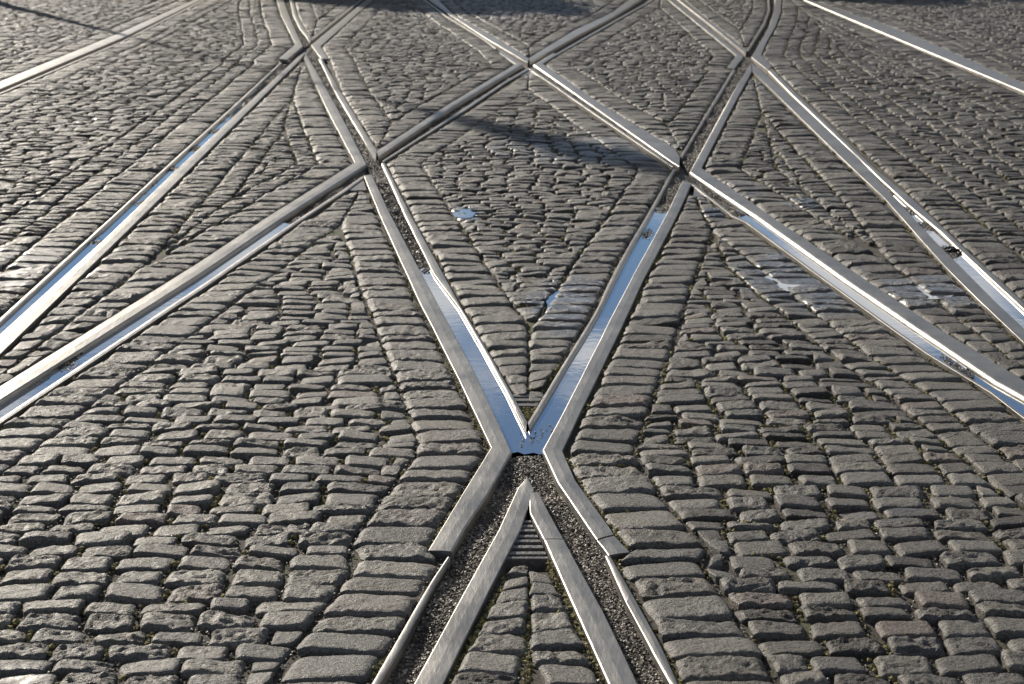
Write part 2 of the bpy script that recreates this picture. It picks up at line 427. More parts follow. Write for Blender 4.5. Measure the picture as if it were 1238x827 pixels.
    for sel, stuff in ((single, False), (~single, True)):
        for lod in (3, 2, 1, 0):
            e_lo, e_hi = {3: (62, 1e9), 2: (38, 62), 1: (20, 38), 0: (-1, 20)}[lod]
            s = np.where(sel & ((ext >= e_lo) & (ext < e_hi)))[0]
            if stuff and lod != 1: continue
            if stuff: s = np.where(sel)[0]
            if len(s) == 0: continue
            n_, m_ = {3: (19, 13), 2: (13, 9), 1: (8, 6), 0: (6, 5)}[lod]
            if stuff: n_, m_ = 7, 5
            Vg, Qg = stone_grids(Qd[s], n_, m_, zoff[s], relief[s] * rugged, seeds[s], rugged)
            nv = Vg.shape[1]
            wet = wetness(Vg[..., 0], Vg[..., 1]) * np.clip((Vg[..., 2] - np.quantile(Vg[..., 2], .8, axis=1)[:, None] + .0035) / .003, 0, 1); tn = np.repeat(tone[s][:, None], nv, 1)
            if stuff:
                Qall = (Qg[None] + (np.arange(len(s)) * nv)[:, None, None]).reshape(-1, 4)
                o = quadmesh('setts', Vg.reshape(-1, 3), Qall, M_ST, bed, {'tone': tn, 'wet': wet}); o['kind'] = 'stuff'
            else:
                for q in range(len(s)):
                    i = s[q]; big = flag[i]
                    c0 = np.array([cx[i], cy[i], 0.0])
                    o = quadmesh('border_sett' if big else 'sett', Vg[q] - c0, Qg, M_ST, bed, {'tone': tn[q], 'wet': wet[q]}); o.location = c0
    return Qd

ALL = []
T = -26
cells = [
 ('cobbles in the far left corner beyond the leftmost rail', None, [(300,-26),(234,0),(142.5,40.7),(0,98),(-80,131),(-900,470)], T, 300, dict(shade_shift=-.3, rugged=1.25, nR=3)),
 ('cobbles between the two left rails, with the thin lamp post shadow across', [(310,-26),(249,0),(148,50),(0,113.5),(-80,149),(-900,505)], [(330,-26),(334.7,0),(339.6,17.8),(348.5,35.5),(356.5,53.5),(336.5,71),(338,76),(116,279),(0,382.5),(-80,456),(-600,935)], T, 520, dict(rugged=1.2, shade_shift=-.2, nL=2, nR=3)),
 ('narrowing strip of cobbles between the two rails at the left edge', [(367,72),(304,130.5),(153,281),(0,429),(-80,506),(-480,892)], [(367.5,72),(393.5,130),(428.5,196.5),(240,317.5),(0,466.5),(-80,516.5),(-600,840)], 73, 620, dict(rugged=1.2, jitter=.008, shade_shift=-.08, nL=2, nR=2)),
 ('large lower left field of cobbles', [(424,230),(360,269.5),(257,341.5),(0,512),(-80,566),(-480,834),(-900,1116)], [(443,230),(450.5,240),(458.5,260),(504,359.5),(555,460),(593.3,540.3),(532,640),(516,667),(540,673),(504,730),(447,827),(418,877)], 230, 866, dict(jitter=.008, shade_shift=.07, nL=1, nR=1)),
 ('small wedge of cobbles at the top edge left of the middle', [(353,-26),(355.5,0),(359.5,17.8),(368,34),(375.5,43.6),(376.3,47)], [(468,-26),(435,0),(376.8,47)], T, 47, dict(shade_shift=-.2, rugged=1.25, nL=1, nR=1)),
 ('four sided field of cobbles upper left of the middle', [(480,-26),(450.2,0),(388,56),(397.5,71.5),(411.8,110),(424.5,130),(456,182)], [(484,-26),(512,0),(540,21),(586.5,50),(604,61),(622.8,78),(540,127.2),(456.2,182)], -22, 182, dict(shade_shift=-.27, rugged=1.25, nL=1, nR=1)),
 ('diamond of cobbles in the middle running to a point between the two rails', [(639.5,86),(566.5,132),(464.5,196.5),(497.3,260),(555,366),(608,458),(620,478)], [(640,86),(709,134),(813.8,204),(782.5,260),(749.5,314),(717.5,379),(667,460),(656,478)], 86, 474, dict(rugged=1.05, shade_shift=-.16, nL=1, nR=1)),
 ('wedge of cobbles at the top centre in shadow', [(500,-26),(530,0),(547,15.5),(604.6,48),(639,70)], [(800,-26),(760,-.5),(740,14.7),(695,35.8),(640.2,70)], T, 70, dict(shade_shift=-.2, rugged=1.25, nL=1, nR=1)),
 ('four sided field of cobbles upper right of the middle', [(800,-9),(785.5,3.5),(672.8,67),(656.7,77),(727,125.5),(813.9,177.8),(821.8,188)], [(803,-9),(808,0),(889.8,67),(878.5,81.6),(886,84.5),(857.5,130),(822.2,188.5)], -8, 188, dict(shade_shift=-.27, rugged=1.25, nL=1, nR=1)),
 ('small wedge of cobbles at the top edge right of the middle', [(796,-26),(827,0),(902,60)], [(927,-26),(928,0),(928.7,11.3),(922.3,27.5),(909.2,48.5),(902.5,60)], T, 60, dict(shade_shift=-.2, rugged=1.25, nL=1, nR=1)),
 ('widening strip of cobbles between the two rails on the right', [(909,88),(886,130),(848.3,203.3),(928.9,258.7),(978.9,291.7),(1120.3,387.5),(1238.3,459.5),(1500,620)], [(909.4,88),(1016.8,191),(1069,240),(1141.4,322),(1182.5,362.8),(1237.5,415),(1400,567)], 88, 620, dict(rugged=1.25, shade_shift=-.24, nL=1, nR=3)),
 ('field of cobbles with mossy joints inside the far right rail', [(944.3,-11),(945.2,0),(944.3,14.5),(937.9,32.3),(928.3,48.5),(920.2,65.5),(933.2,80),(947,95),(1105,239.5),(1146.5,279.5),(1239,365.5),(1500,611)], [(945,-9.5),(969,0),(1068.4,42),(1237.7,114),(1500,227)], -9, 560, dict(rugged=1.3, shade_shift=-.34, nL=5, nR=3)),
 ('cobbles in the far right corner beyond the outermost rail', [(909,-26),(982,-.3),(1094.7,38.2),(1238.3,100.7),(1700,301)], None, T, 300, dict(rugged=1.25, shade_shift=-.3, nL=3)),
 ('large lower right field of cobbles with mossy joints', [(830,237),(829,238),(819,260),(777.6,340),(728.4,446.8),(701.8,500),(681.2,545),(695.7,580),(740.7,643),(762.7,667.5),(738.5,670.5),(764,714),(796.4,772),(822.5,827),(846,877)], [(853,237),(856,238.8),(885,262.8),(900,269.3),(1041.3,372),(1120,429),(1198.7,476),(1233,503),(1500,690),(1750,866)], 237, 866, dict(jitter=.008, shade_shift=-.18, nL=1, nR=2)),
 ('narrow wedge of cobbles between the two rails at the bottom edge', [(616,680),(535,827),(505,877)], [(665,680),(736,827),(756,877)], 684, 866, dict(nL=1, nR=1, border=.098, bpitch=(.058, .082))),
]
for (lab, a, b, y0, y1, kw) in cells:
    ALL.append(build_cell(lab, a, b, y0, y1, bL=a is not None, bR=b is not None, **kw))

# ------------------------------------------------------------------ rails
def strip(name, A, B, parent, rA=.003, rB=.003, top=0.0, bottom=-.06, drop=0.0, material=None, crown=.0008, cap_sub=True, wob=.0006):
    """a steel bar whose top lies between outline A (left going towards the camera) and B, swept with rounded edges"""
    A_, B_ = W(A), W(B); rA = rA if rA > .007 else rA * .6; rB = rB if rB > .007 else rB * .6
    # refine
    PA, PB = [A_[0]], [B_[0]]
    for i in range(len(A_) - 1):
        ln = np.linalg.norm(A_[i + 1] - A_[i]); n = max(1, int(ln / .12))
        for k in range(1, n + 1):
            f = k / n; PA.append(A_[i] * (1 - f) + A_[i + 1] * f); PB.append(B_[i] * (1 - f) + B_[i + 1] * f)
    V = []; n = len(PA)
    def arc(r): return [(r * (1 - math.cos(a)), -r * (1 - math.sin(a))) for a in (0, math.pi / 8, math.pi / 4, math.pi * 3 / 8, math.pi / 2)]
    for i in range(n):
        a, b = PA[i], PB[i]; wd = max(np.linalg.norm(b - a), 1e-4); dirv = (b - a) / wd
        if wob: a = a + dirv * wob * 2 * noise(np.array(i * .61), np.array(3.3 + rA * 100)); b = b + dirv * wob * 2 * noise(np.array(i * .53), np.array(9.1))
        ra = min(rA, wd * .45); rb = min(rB, wd * .45); t = i / max(1, n - 1); z0 = top
        row = [(a[0], a[1], bottom)]
        for (dx, dz) in arc(ra): row.append((a[0] + dirv[0] * dx, a[1] + dirv[1] * dx, z0 + dz))
        m_ = (a + b) / 2; row.append((m_[0], m_[1], z0 + crown))
        for (dx, dz) in reversed(arc(rb)): row.append((b[0] - dirv[0] * dx, b[1] - dirv[1] * dx, z0 + dz))
        row.append((b[0], b[1], bottom)); V += row
    m_ = len(row); F = []
    for i in range(n - 1):
        for k in range(m_ - 1): F.append((i * m_ + k, (i + 1) * m_ + k, (i + 1) * m_ + k + 1, i * m_ + k + 1))
    F.append(tuple(range(m_))); F.append(tuple((n - 1) * m_ + k for k in reversed(range(m_))))
    o = link(name, V, F, material or M_STEEL, parent)
    me = o.data; bm = bmesh.new(); bm.from_mesh(me); bmesh.ops.recalc_face_normals(bm, faces=bm.faces)
    for f in bm.faces: f.smooth = len(f.verts) == 4 and not (f.normal.z > .985 and f.calc_area() > 0 and min(e.calc_length() for e in f.edges) > .0022 * 1.5)
    for e in bm.edges:
        if len(e.link_faces) == 2 and e.calc_face_angle(0) > .7: e.smooth = False
    bm.to_mesh(me); bm.free()
    return o
def shift(P, dx, dy=0): return [(x + dx, y + dy) for x, y in P]
GRP = 'grooved steel rails of the tram crossing'
def rail(label, heads, lips):
    """heads / lips: (A, B, rA, rB)"""
    x, y = at(*heads[0][0][len(heads[0][0]) // 2]); t = empty('tram_rail'); tag(t, label, 'rail', GRP)
    for (A, B, ra, rb) in heads: strip('rail_head', A, B, t, ra, rb)
    for (A, B, ra, rb) in lips: strip('guard_lip', A, B, t, ra, rb, top=-.002, material=M_LIP, wob=.0012)
    return t
G12 = .008
rail('leftmost pale steel rail crossing the top left corner',
     [([(300,-26),(234,0),(142.5,40.7),(0,98.4),(-80,131),(-200,178)], [(309,-26),(242.5,0),(147,46),(0,107.5),(-80,141),(-200,190)], .003, .006)],
     [([(311,-26),(245.5,-.5),(147,49.8),(0,112),(-80,147),(-200,197)], [(313,-26),(248,0),(148,50.5),(0,113.3),(-80,148.6),(-200,199)], .002, .002)])
rail('rightmost bright steel rail crossing the top right corner',
     [([(890,-26),(965,-3.5),(974,0.5),(1068.6,40),(1238,111),(1320,147),(1450,203)], [(909,-26),(975,-3),(984,1),(1094.5,38.5),(1238,101.2),(1320,137),(1450,193)], .010, .003)], [])
rail('curved rail at the top left ending in an elbow at the upper left crossing',
     [([(331,-26),(334.7,0),(339.6,17.8),(348.5,35.5),(357,53.5),(337,71)], [(340,-26),(342.8,0),(348.5,16),(356.5,35.5),(366.2,55.7),(346.8,71.9)], .003, .006)],
     [([(349,-26),(350.6,0),(354.3,17.8),(362,34),(370,43.6),(374.3,51.5)], [(352.5,-26),(354.8,0),(359,17.8),(367.5,34),(375.3,43.6),(376,49.5)], .004, .002)])
rail('short straight rail running up to the top edge from the upper left crossing',
     [([(474,-26),(442,0),(376,54.5),(388.5,71)], [(482,-26),(450.2,0),(387.5,55.8),(397,71)], .004, .003)],
     [([(466,-26),(434.5,0),(376,46.3)], [(468,-26),(437,0),(377,48.5)], .002, .002)])
rail('long rail from the upper left crossing down to the left edge, water in its groove',
     [([(369,63),(360,69),(300,124.5),(214,204.5),(136,280),(0,404),(-80,477),(-200,587)], [(369.3,64),(361,74),(304,130),(234,199.5),(153,280),(0,428),(-80,505),(-200,621)], .006, .003)],
     [([(338.8,75.5),(280,129.5),(205,197),(116,279),(0,384),(-80,457),(-200,566)], [(341,75.5),(283,130),(208,198),(120,279.5),(0,389),(-80,462),(-200,571)], .003, .004)])
rail('bent rail through the middle left crossing, its elbow turning down to the left edge',
     [([(367.5,70.5),(394,130),(429,196.5),(325,261.5),(240,317.7),(120,392.5),(0,467),(-80,517),(-200,592)], [(369.5,64.5),(408.2,130),(443.6,198.7),(346,261),(240,332),(120,408),(0,484),(-80,535),(-200,612)], .003, .008)],
     [([(385.6,71),(403.4,108),(416,130),(436,163),(454,194.5)], [(389.5,71),(411,109.5),(423.5,130),(443,162),(455.3,181.5)], .006, .002),
      ([(438,212.5),(418.5,226.5),(356,267.3),(254,337),(120,425.5),(0,505),(-80,558.5),(-200,637)], [(440,214.5),(421,228.5),(360,268.8),(257.5,340),(122,430),(0,511),(-80,565),(-200,645)], .005, .002)])
rail('straight rail across the upper middle between two crossings, its groove in shadow',
     [([(604,64),(623.2,77.5),(540,127.6),(455.7,182.5)], [(605.4,60),(632.9,77.8),(549,128),(457.6,189.5)], .003, .009)],
     [([(638,82),(608,99.5),(564,128.5),(514,161),(462,194)], [(639.3,83.5),(609.5,101),(566.4,130.3),(515,162.8),(464,195.3)], .003, .002)])
rail('rail at the top centre coming down from the left edge of the top shadow',
     [([(484,-26),(519,0),(540,15.5),(590,48),(637.7,76)], [(499,-26),(530,0),(547.3,17),(604.6,48.5),(639.4,71)], .007, .003)],
     [([(479,-26),(512,0),(538,19),(585,47.5),(599,58.5)], [(482,-26),(515,0),(541,19.3),(588,48),(601.5,58.5)], .003, .003)])
rail('rail at the top centre curving up to the right from the far crossing',
     [([(793,-26),(760,0),(740,15.3),(695,36.3),(640.2,69.7)], [(806,-26),(774,0),(741,20.5),(698.3,43),(640.5,75.5)], .003, .007)],
     [([(825,-26),(784,1.5),(740,26),(672,64.8)], [(827,-26),(786,2.3),(741.5,27.2),(673,66.2)], .003, .002)])
rail('bright rail descending to the right between the far crossing and the middle right crossing',
     [([(669,63.6),(644.3,78),(729,137.5),(812,196),(821,201.5)], [(672.6,66.3),(656,77),(727.5,126.4),(813.9,178.3),(821.8,189)], .014, .003)],
     [([(639.4,83),(674,106.7),(709,131),(762,167),(813,201.5)], [(642,82.3),(676,105.2),(711.5,130.3),(763.5,165.3),(814.8,200.5)], .004, .002)])
rail('bent rail through the middle right crossing, its elbow turning down to the right edge',
     [([(907.6,76),(875,130),(833.3,208),(875,236),(914,262),(1019.5,337.5),(1110,399),(1202,461),(1238,481),(1320,531),(1450,610)], [(908.8,86),(885,130),(847.9,203.2),(890,231.5),(931,260.5),(1040.6,334),(1131,394.5),(1222,450.2),(1256,471),(1338,521),(1468,600)], .014, .003)],
     [([(886,84),(858,130),(840,159.5),(822.5,188.5)], [(889,84),(860.8,130),(842.5,160),(824.3,190)], .002, .004),
      ([(836.5,222.5),(885,261),(900,267.5),(1041,370),(1120,426.5),(1198,474),(1233,501),(1320,561),(1450,650)], [(839,221.5),(887,260),(902,266.2),(1043,368.8),(1122,425),(1200,472.6),(1235,499.6),(1322,559.6),(1452,648.6)], .0015, .002)])
rail('rail at the top right running up left from the right crossing',
     [([(778,-26),(808,0),(890.3,67),(879,81.6)], [(786,-26),(816.5,0),(898.5,68.2),(887,83)], .003, .003)],
     [([(791,-26),(820,0),(861,32),(901.3,65)], [(796,-26),(826.3,0),(866,31),(902.7,60.5)], .006, .002)])
rail('curved rail at the top right bending up out of the right crossing',
     [([(935.5,-26),(936.5,0),(937,9.7),(929,34),(919.5,50),(908.5,69.3),(928,85)], [(943.5,-26),(944.8,0),(943.8,14.5),(937.3,32.3),(927.8,48.5),(920,66),(933,80)], .007, .003)],
     [([(927.4,-26),(928.4,0),(929.2,11.3),(922.8,27.5),(909.9,48.5),(903,60)], [(929.5,-26),(930.5,0),(931,11.8),(924.8,28.3),(912,49),(904.3,60.8)], .002, .003)])
rail('long rail from the right crossing down to the right edge with a bright inner lip',
     [([(909.6,86),(962,137),(1017.4,191),(1069.5,240),(1118,295),(1142,321.8),(1183,362.6),(1238,414.5),(1320,492),(1420,586)], [(908.8,75.5),(981.9,139),(1038,191),(1088.7,246.3),(1130,291),(1151.6,312.3),(1201.9,362.8),(1238,397),(1320,474),(1420,568)], .003, .005)],
     [([(928,84.5),(954.6,111.5),(1052.5,204.7),(1096,245.3),(1137,279.5),(1161,302.5),(1237,373),(1318,450),(1420,546)], [(933,82),(960.5,110.5),(1058.5,203.7),(1103.5,240.3),(1145,279),(1168,301),(1240,367),(1322,443),(1424,539)], .009, .002)])
rail('left arm of the central V, with an elbow pointing down left',
     [([(440,212.5),(459,260),(504.6,359.5),(530,410),(555.4,460),(576,503),(593.9,541),(562,592),(533,640),(517.5,665.5)], [(449.5,211),(472.7,260),(525.5,359.5),(553,410),(579.2,460),(600,505),(618.8,546),(590,597),(561,640),(546.5,666.5)], .003, .006)],
     [([(461,197),(489,260),(524,330),(554.5,371),(588,430.6),(610,470),(635.7,522)], [(465.3,196.5),(496.8,260),(532,324),(554.8,365.5),(594,430.6),(615,468),(637,509)], .007, .002)])
rail('right arm of the central V, elbow pointing down right, blue water beside it',
     [([(825.5,218.5),(805,260),(763,337),(731,399),(700.2,460),(680,500),(656,543.7),(674,583),(712.6,640),(721,652)], [(835.5,222),(818.8,260),(777,340),(750,399),(720.5,460),(701,500),(679.8,544.8),(695,580),(738.6,640),(742,646)], .005, .003)],
     [([(814.3,203.3),(783,258),(750,314),(718.2,379),(668.5,460),(638.3,510)], [(816.5,204.5),(787,259.5),(756,314.5),(723.5,379.5),(674.3,460.5),(640.3,517)], .002, .005)])
rail('rail from the nose of the crossing to the bottom edge, left of the bottom wedge',
     [([(636.8,577.6),(626.7,589),(603,640),(560,717),(500,827),(478,867)], [(637.4,578.2),(647,592.3),(635,600),(635.6,628),(629,640),(613.6,671),(535.6,827),(515.6,867)][:1] + [(646,591.5),(629,640),(590,717),(535.6,827),(515.6,867)], .004, .003)],
     [([(541,672),(523,700),(504.8,730),(475,781),(448,827),(424,868)], [(544.5,672.5),(528,701),(511.5,731),(484,782),(457.6,827),(435,868)], .003, .004)])
rail('rail from the nose of the crossing to the bottom edge, right of the bottom wedge',
     [([(639.5,597),(641,620),(657.3,651.4)], [(650.8,594.8),(663,618),(681,651.4)], .004, .003),
      ([(657.8,652.3),(696,738),(735.6,827),(754,868)], [(681.6,652.3),(728.5,738),(771,827),(793,868)], .005, .003)],
     [([(731.5,671),(757,727),(777,764),(790,790),(811,827),(834,868)], [(737.5,669.3),(763,714),(795.4,772),(805,792),(821,827),(845,868)], .006, .005)])
# end piece of the right elbow, a separate bar butted to it
e = strip('rail_end_piece', [(721.8,653),(729.5,661.5),(735.6,670.5)], [(743,647),(752,656.5),(762,667)], None, .004, .003, top=-.001)
tag(e, 'short steel end piece butted to the right elbow above the bottom right groove', 'rail piece')

def plate(name, pts, z, material, label, cat, thick=.02, parent=None):
    P = [at(*p) for p in pts]; bm = bmesh.new()
    f = bm.faces.new([bm.verts.new((x, y, z)) for x, y in P]); r = bmesh.ops.extrude_face_region(bm, geom=[f])
    for v in [g for g in r['geom'] if isinstance(g, bmesh.types.BMVert)]: v.co.z -= thick
    bmesh.ops.recalc_face_normals(bm, faces=bm.faces)
    me = bpy.data.meshes.new(name); bm.to_mesh(me); bm.free(); me.materials.append(material)
    o = bpy.data.objects.new(name, me); C.objects.link(o); o.parent = parent
    if label: tag(o, label, cat)
    return o
plate('gusset_plate', [(422,228),(443,228),(439.5,216)], -.006, M_CAST, 'small triangular steel plate in the middle left crossing', 'steel plate')
plate('gusset_plate', [(838,235.8),(855,235.8),(839.8,224.5)], -.006, M_CAST, 'small triangular steel plate in the middle right crossing', 'steel plate')
plate('gusset_plate', [(628,90),(654,90),(640,83.5)], -.010, M_CAST, 'small dark triangular plate in the far crossing', 'steel plate')
# ribbed infills
def ribs(label, rows, wfun, zz, th):
    t = empty('ribbed_infill'); tag(t, label, 'infill')
    for (y0, y1) in rows:
        a0, b0 = wfun(y1); a1, b1 = wfun(y0)
        A = [(a1, y0), (a0, y1)]; B = [(b1, y0), (b0, y1)]
        p = [at(a0, y1), at(b0, y1), at(b1, y0), at(a1, y0)]; j = random.uniform(-.0015, .0015)
        V = [(x, y, zz + j) for x, y in p] + [(x, y, -.05) for x, y in p]
        o = link('rib', V, [(0, 1, 2, 3), (4, 5, 1, 0), (5, 6, 2, 1), (6, 7, 3, 2), (7, 4, 0, 3)], M_CAST, t)
        bv = o.modifiers.new('edge', 'BEVEL'); bv.width = .0012; bv.segments = 2
ribs('ribbed filler between the two rails below the nose of the crossing',
     [(625,627.5),(630,633),(636,639),(642,645),(648.5,651.5),(655,658.5),(662,665.5),(669,671.5)], lambda y: (634 - (y - 625) * .49 + 1, 642.5 + (y - 625) * .47 - 1), -.006, .004)
ribs('three thin ribs wedged in the point of the central V', [(473.5,476.3),(479,482),(484.5,487.5)], lambda y: (619 + (y - 474) * .5, 657.5 - (y - 474) * .56), -.005, .004)

# ------------------------------------------------------------------ groove bottoms
def sheet(name, pts, z, material, **kw):
    P = [at(*p) for p in pts]
    o = link(name, [(x, y, z) for x, y in P], [tuple(range(len(P)))], material); tag(o, **kw); return o
def water(label, pts, z=-.010): return sheet('water', pts, z, M_W, label=label, kind='structure')
def ribbon(A, B): return A + B[::-1]
water('puddle in the groove of the long left rail', ribbon([(118,281),(0,387),(-80,460),(-200,569)], [(136,280),(0,408),(-80,481),(-200,591)]))
water('short dark puddle in the groove near the upper left crossing', ribbon([(341,77),(281,131)], [(354,74.5),(297,129)]), -.014)
water('puddle in the groove of the bent left rail', ribbon([(334,264),(240,327),(120,403),(60,440)], [(358,268),(256,338.5),(122,428),(60,469)]), -.012)
water('puddle filling both arms of the central V', [(498,320),(525,357),(554,410),(580,460),(606,520),(617,543),(626,541),(634,544),(645,542),(652,544),(658,543.5),(681,500),(701,460),(732,399),(764,337),(809,255),(793,247),(755,312),(722,379),(672,460),(638.6,517),(636.6,517),(613,468),(591,430.6),(554.5,367),(526,320)])
water('water lying among the grit of the long left rail', ribbon([(118,281),(180,223),(243,164),(300,112)], [(136,280),(200,227),(262,168),(318,113)]), -.0125)
water('water lying among the grit at the lower end of the bent left rail', ribbon([(62,442),(0,482),(-80,533),(-200,610)], [(62,470),(0,509),(-80,563),(-200,643)]), -.0135)
water('water lying among the grit of the bent right rail', ribbon([(1160,450),(1200,474),(1235,501),(1322,561)], [(1160,436),(1202,462),(1238,482),(1320,532)]), -.0115)
water('water lying among the grit of the long right rail', ribbon([(1053,206),(1097,247),(1150,294)], [(1040,192.5),(1088,247),(1141,303)]), -.0130)
def pool(label, cx_, cy_, rx_, ry_, z, seed):
    pts = []
    for q in range(36):
        a_ = 2 * math.pi * q / 36; f_ = min(1.2, max(.7, 1 + .28 * float(noise(np.array(math.cos(a_) * 1.6 + seed), np.array(math.sin(a_) * 1.6 + seed * .7)))))
        pts.append((cx_ + rx_ * f_ * math.cos(a_), cy_ + ry_ * f_ * math.sin(a_)))
    return water(label, pts, z)
pool('shallow pool between the cobbles near the point of the central V', 684, 364, 24, 15, -.0042, 2.3)
pool('shallow pool among cobbles left of the bent right rail', 950, 338, 28, 13, -.0046, 5.1)
pool('shallow pool among cobbles right of the bent right rail', 1119, 352, 38, 8, -.0042, 8.6)
pool('small bright puddle on one cobble in the central diamond', 561, 259, 13, 5.5, .0016, 11.2)
water('puddle in the groove of the bent right rail', ribbon([(885,260),(900,266.5),(1041,369),(1120,425.5),(1172,456)], [(892,250),(914,263),(1019.5,338.5),(1110,400),(1172,442)]), -.011)
water('blue puddle in the groove of the long right rail', ribbon([(1151,293),(1164,305),(1240,372),(1320,447),(1420,543)], [(1142,303),(1151.6,313.5),(1201.9,363.5),(1239,398),(1320,475),(1420,569)]), -.011)

def tri_pts(poly, n):
    """random points inside a polygon (metres)"""
    P = np.array(poly); lo, hi = P.min(0), P.max(0); out = []
    while sum(len(o) for o in out) < n:
        q = rng.uniform(lo, hi, (n * 6, 2)); ins = np.zeros(len(q), bool); j = len(P) - 1
        for i in range(len(P)):
            c = ((P[i, 1] > q[:, 1]) != (P[j, 1] > q[:, 1])) & (q[:, 0] < (P[j, 0] - P[i, 0]) * (q[:, 1] - P[i, 1]) / (P[j, 1] - P[i, 1] + 1e-12) + P[i, 0])
            ins ^= c; j = i
        out.append(q[ins])
    return np.concatenate(out)[:n]
def area(poly):
    P = np.array(poly); return .5 * abs(np.dot(P[:, 0], np.roll(P[:, 1], 1)) - np.dot(P[:, 1], np.roll(P[:, 0], 1)))
ICO_V = np.array([(1,0,0),(-1,0,0),(0,1,0),(0,-1,0),(0,0,1),(0,0,-1)], float)
ICO_F = np.array([(0,2,4),(2,1,4),(1,3,4),(3,0,4),(2,0,5),(1,2,5),(3,1,5),(0,3,5)])
def scatter(name, P3, size, material, label, flat=.7):
    n = len(P3); R = rng.normal(0, 1, (n, 3, 3)); q, _ = np.linalg.qr(R)
    V = ICO_V[None] * (1 + rng.uniform(-.35, .35, (n, 6, 1))); V = np.einsum('nij,nkj->nki', q, V) * size[:, None, None]
    V[..., 2] *= flat; V += P3[:, None]
    F = (ICO_F[None] + (np.arange(n) * 6)[:, None, None]).reshape(-1, 3)
    o = quadmesh(name, V.reshape(-1, 3), F, material, None, {'tone': np.repeat(rng.random(n)[:, None], 6, 1)}, smooth=False)
    tag(o, label=label, kind='stuff'); return o
def bedsheet(poly, z):
    return sheet('groove_bed', [], z, M_BED)
def gravel(label, px_poly, z=-.022, dens=42000, smin=.0014, smax=.0052, heap=.010):
    poly = [at(*p) for p in px_poly]; n = min(int(area(poly) * dens), 24000)
    o = link('grit_bed', [(x, y, z - .001) for x, y in poly], [tuple(range(len(poly)))], M_DIRT); tag(o, label='packed dirt under the ' + label, kind='structure')
    q = tri_pts(poly, n); s = rng.uniform(smin, smax, n) ** 1.0
    h = z + heap * np.clip(.3 + noise(q[:, 0] * 9, q[:, 1] * 5) * 1.5, 0, 1)
    scatter('gravel', np.column_stack([q, h]), s, M_GR, label)
gravel('grit filling the X shaped grooves below the central V',
       [(619,546),(656,544),(674,583),(712.6,640),(724,653),(736,671),(757,727),(777,764),(811,827),(834,868),(793,868),(771,827),(728,738),(681,652),(663,618),(650,594.5),(636.8,577.6),(626.7,589),(603,640),(560,717),(500,827),(478,868),(436,868),(458,827),(484,782),(512,731),(544.5,672.5),(546,667),(561,640),(590,597)], -.022, 60000, .0013, .004, .010)
gravel('dark grit in the upper groove of the left arm', ribbon([(450,211),(472.7,260),(497,300),(506,325)], [(463,200),(489,260),(513,305),(524,325)]), -.018, 60000, .0015, .0045, .012)
gravel('grit in the upper groove of the right arm', ribbon([(815,206),(787,258),(776,275)], [(829,222),(806,258),(798,275)]), -.018, 60000, .0013, .004)
gravel('grit in the groove right of the upper left crossing', ribbon([(369.5,66),(408.2,130),(443.6,198),(450,210)], [(377,50),(416,130),(456,192),(463,200)]), -.018, 30000, .0016, .0056)
gravel('grit in the groove between the middle and far right crossings', ribbon([(824,191),(860,131),(889,85),(903,66)], [(834,207),(875,130),(907.6,76),(909,68)]), -.018, 30000, .0016, .0056)
gravel('grit between the upper left rails', ribbon([(354,74),(297,129),(236,186),(156,262),(120,296)], [(341,77),(281,131),(208,198),(140,262),(105,296)]), -.019, 30000, .0016, .0056)
gravel('grit in the lower groove of the bent left rail', ribbon([(95,421),(0,485),(-80,536),(-200,613)], [(118,431),(0,507),(-80,560),(-200,640)]), -.018, 45000, .0013, .0035)
gravel('grit at the foot of the bent left rail by the crossing', ribbon([(443,200),(400,228),(346,263)], [(440,213),(418.5,226.5),(350,271)]), -.02, 30000, .0013, .0035)
gravel('grit in the groove of the upper middle rail', ribbon([(457,190),(549,129),(633,79)], [(463,194),(564,128.5),(638,82.5)]), -.026, 12000, .0016, .0056)
gravel('grit in the groove of the bright descending rail', ribbon([(644,79),(729,138),(812,197),(822,206)], [(641,83),(710,131),(763,166),(815,203)]), -.014, 40000, .0016, .0056)
gravel('grit at the top of the bent right rail groove', ribbon([(833.3,208),(875,236),(905,256)], [(826,218),(839,223),(886,260)]), -.018, 40000, .0016, .0056)
gravel('grit at the lower end of the bent right rail groove', ribbon([(1160,436),(1202,462),(1238,482),(1320,532),(1450,612)], [(1158,449),(1200,473),(1235,500),(1322,560),(1452,648)]), -.016, 45000, .0014, .004)
gravel('dark grit in the groove of the long right rail', ribbon([(908,72),(962,122),(1053,205),(1097,246),(1137,280),(1162,304)], [(908.8,76.5),(981.9,140),(1038,191.5),(1088.7,247),(1130,292),(1152,313)]), -.017, 30000, .0014, .004)
gravel('grit in the groove of the top right rails', ribbon([(898.5,69),(816.5,0),(786,-26)], [(902,66),(820,0),(791,-26)]), -.024, 4000, .0016, .0056)
gravel('grit in the groove of the curved top right rail', ribbon([(904,61),(912,49),(925,28),(931,11),(930,-26)], [(909,68),(919.5,50),(929,34),(937,10),(935.5,-26)]), -.027, 6000, .0016, .0056)
gravel('grit in the groove of the curved top left rail', ribbon([(342.8,0),(348.5,16),(356.5,35.5),(366,56)], [(350.6,0),(354.3,17.8),(362,34),(374,51)]), -.018, 9000, .0016, .0056)
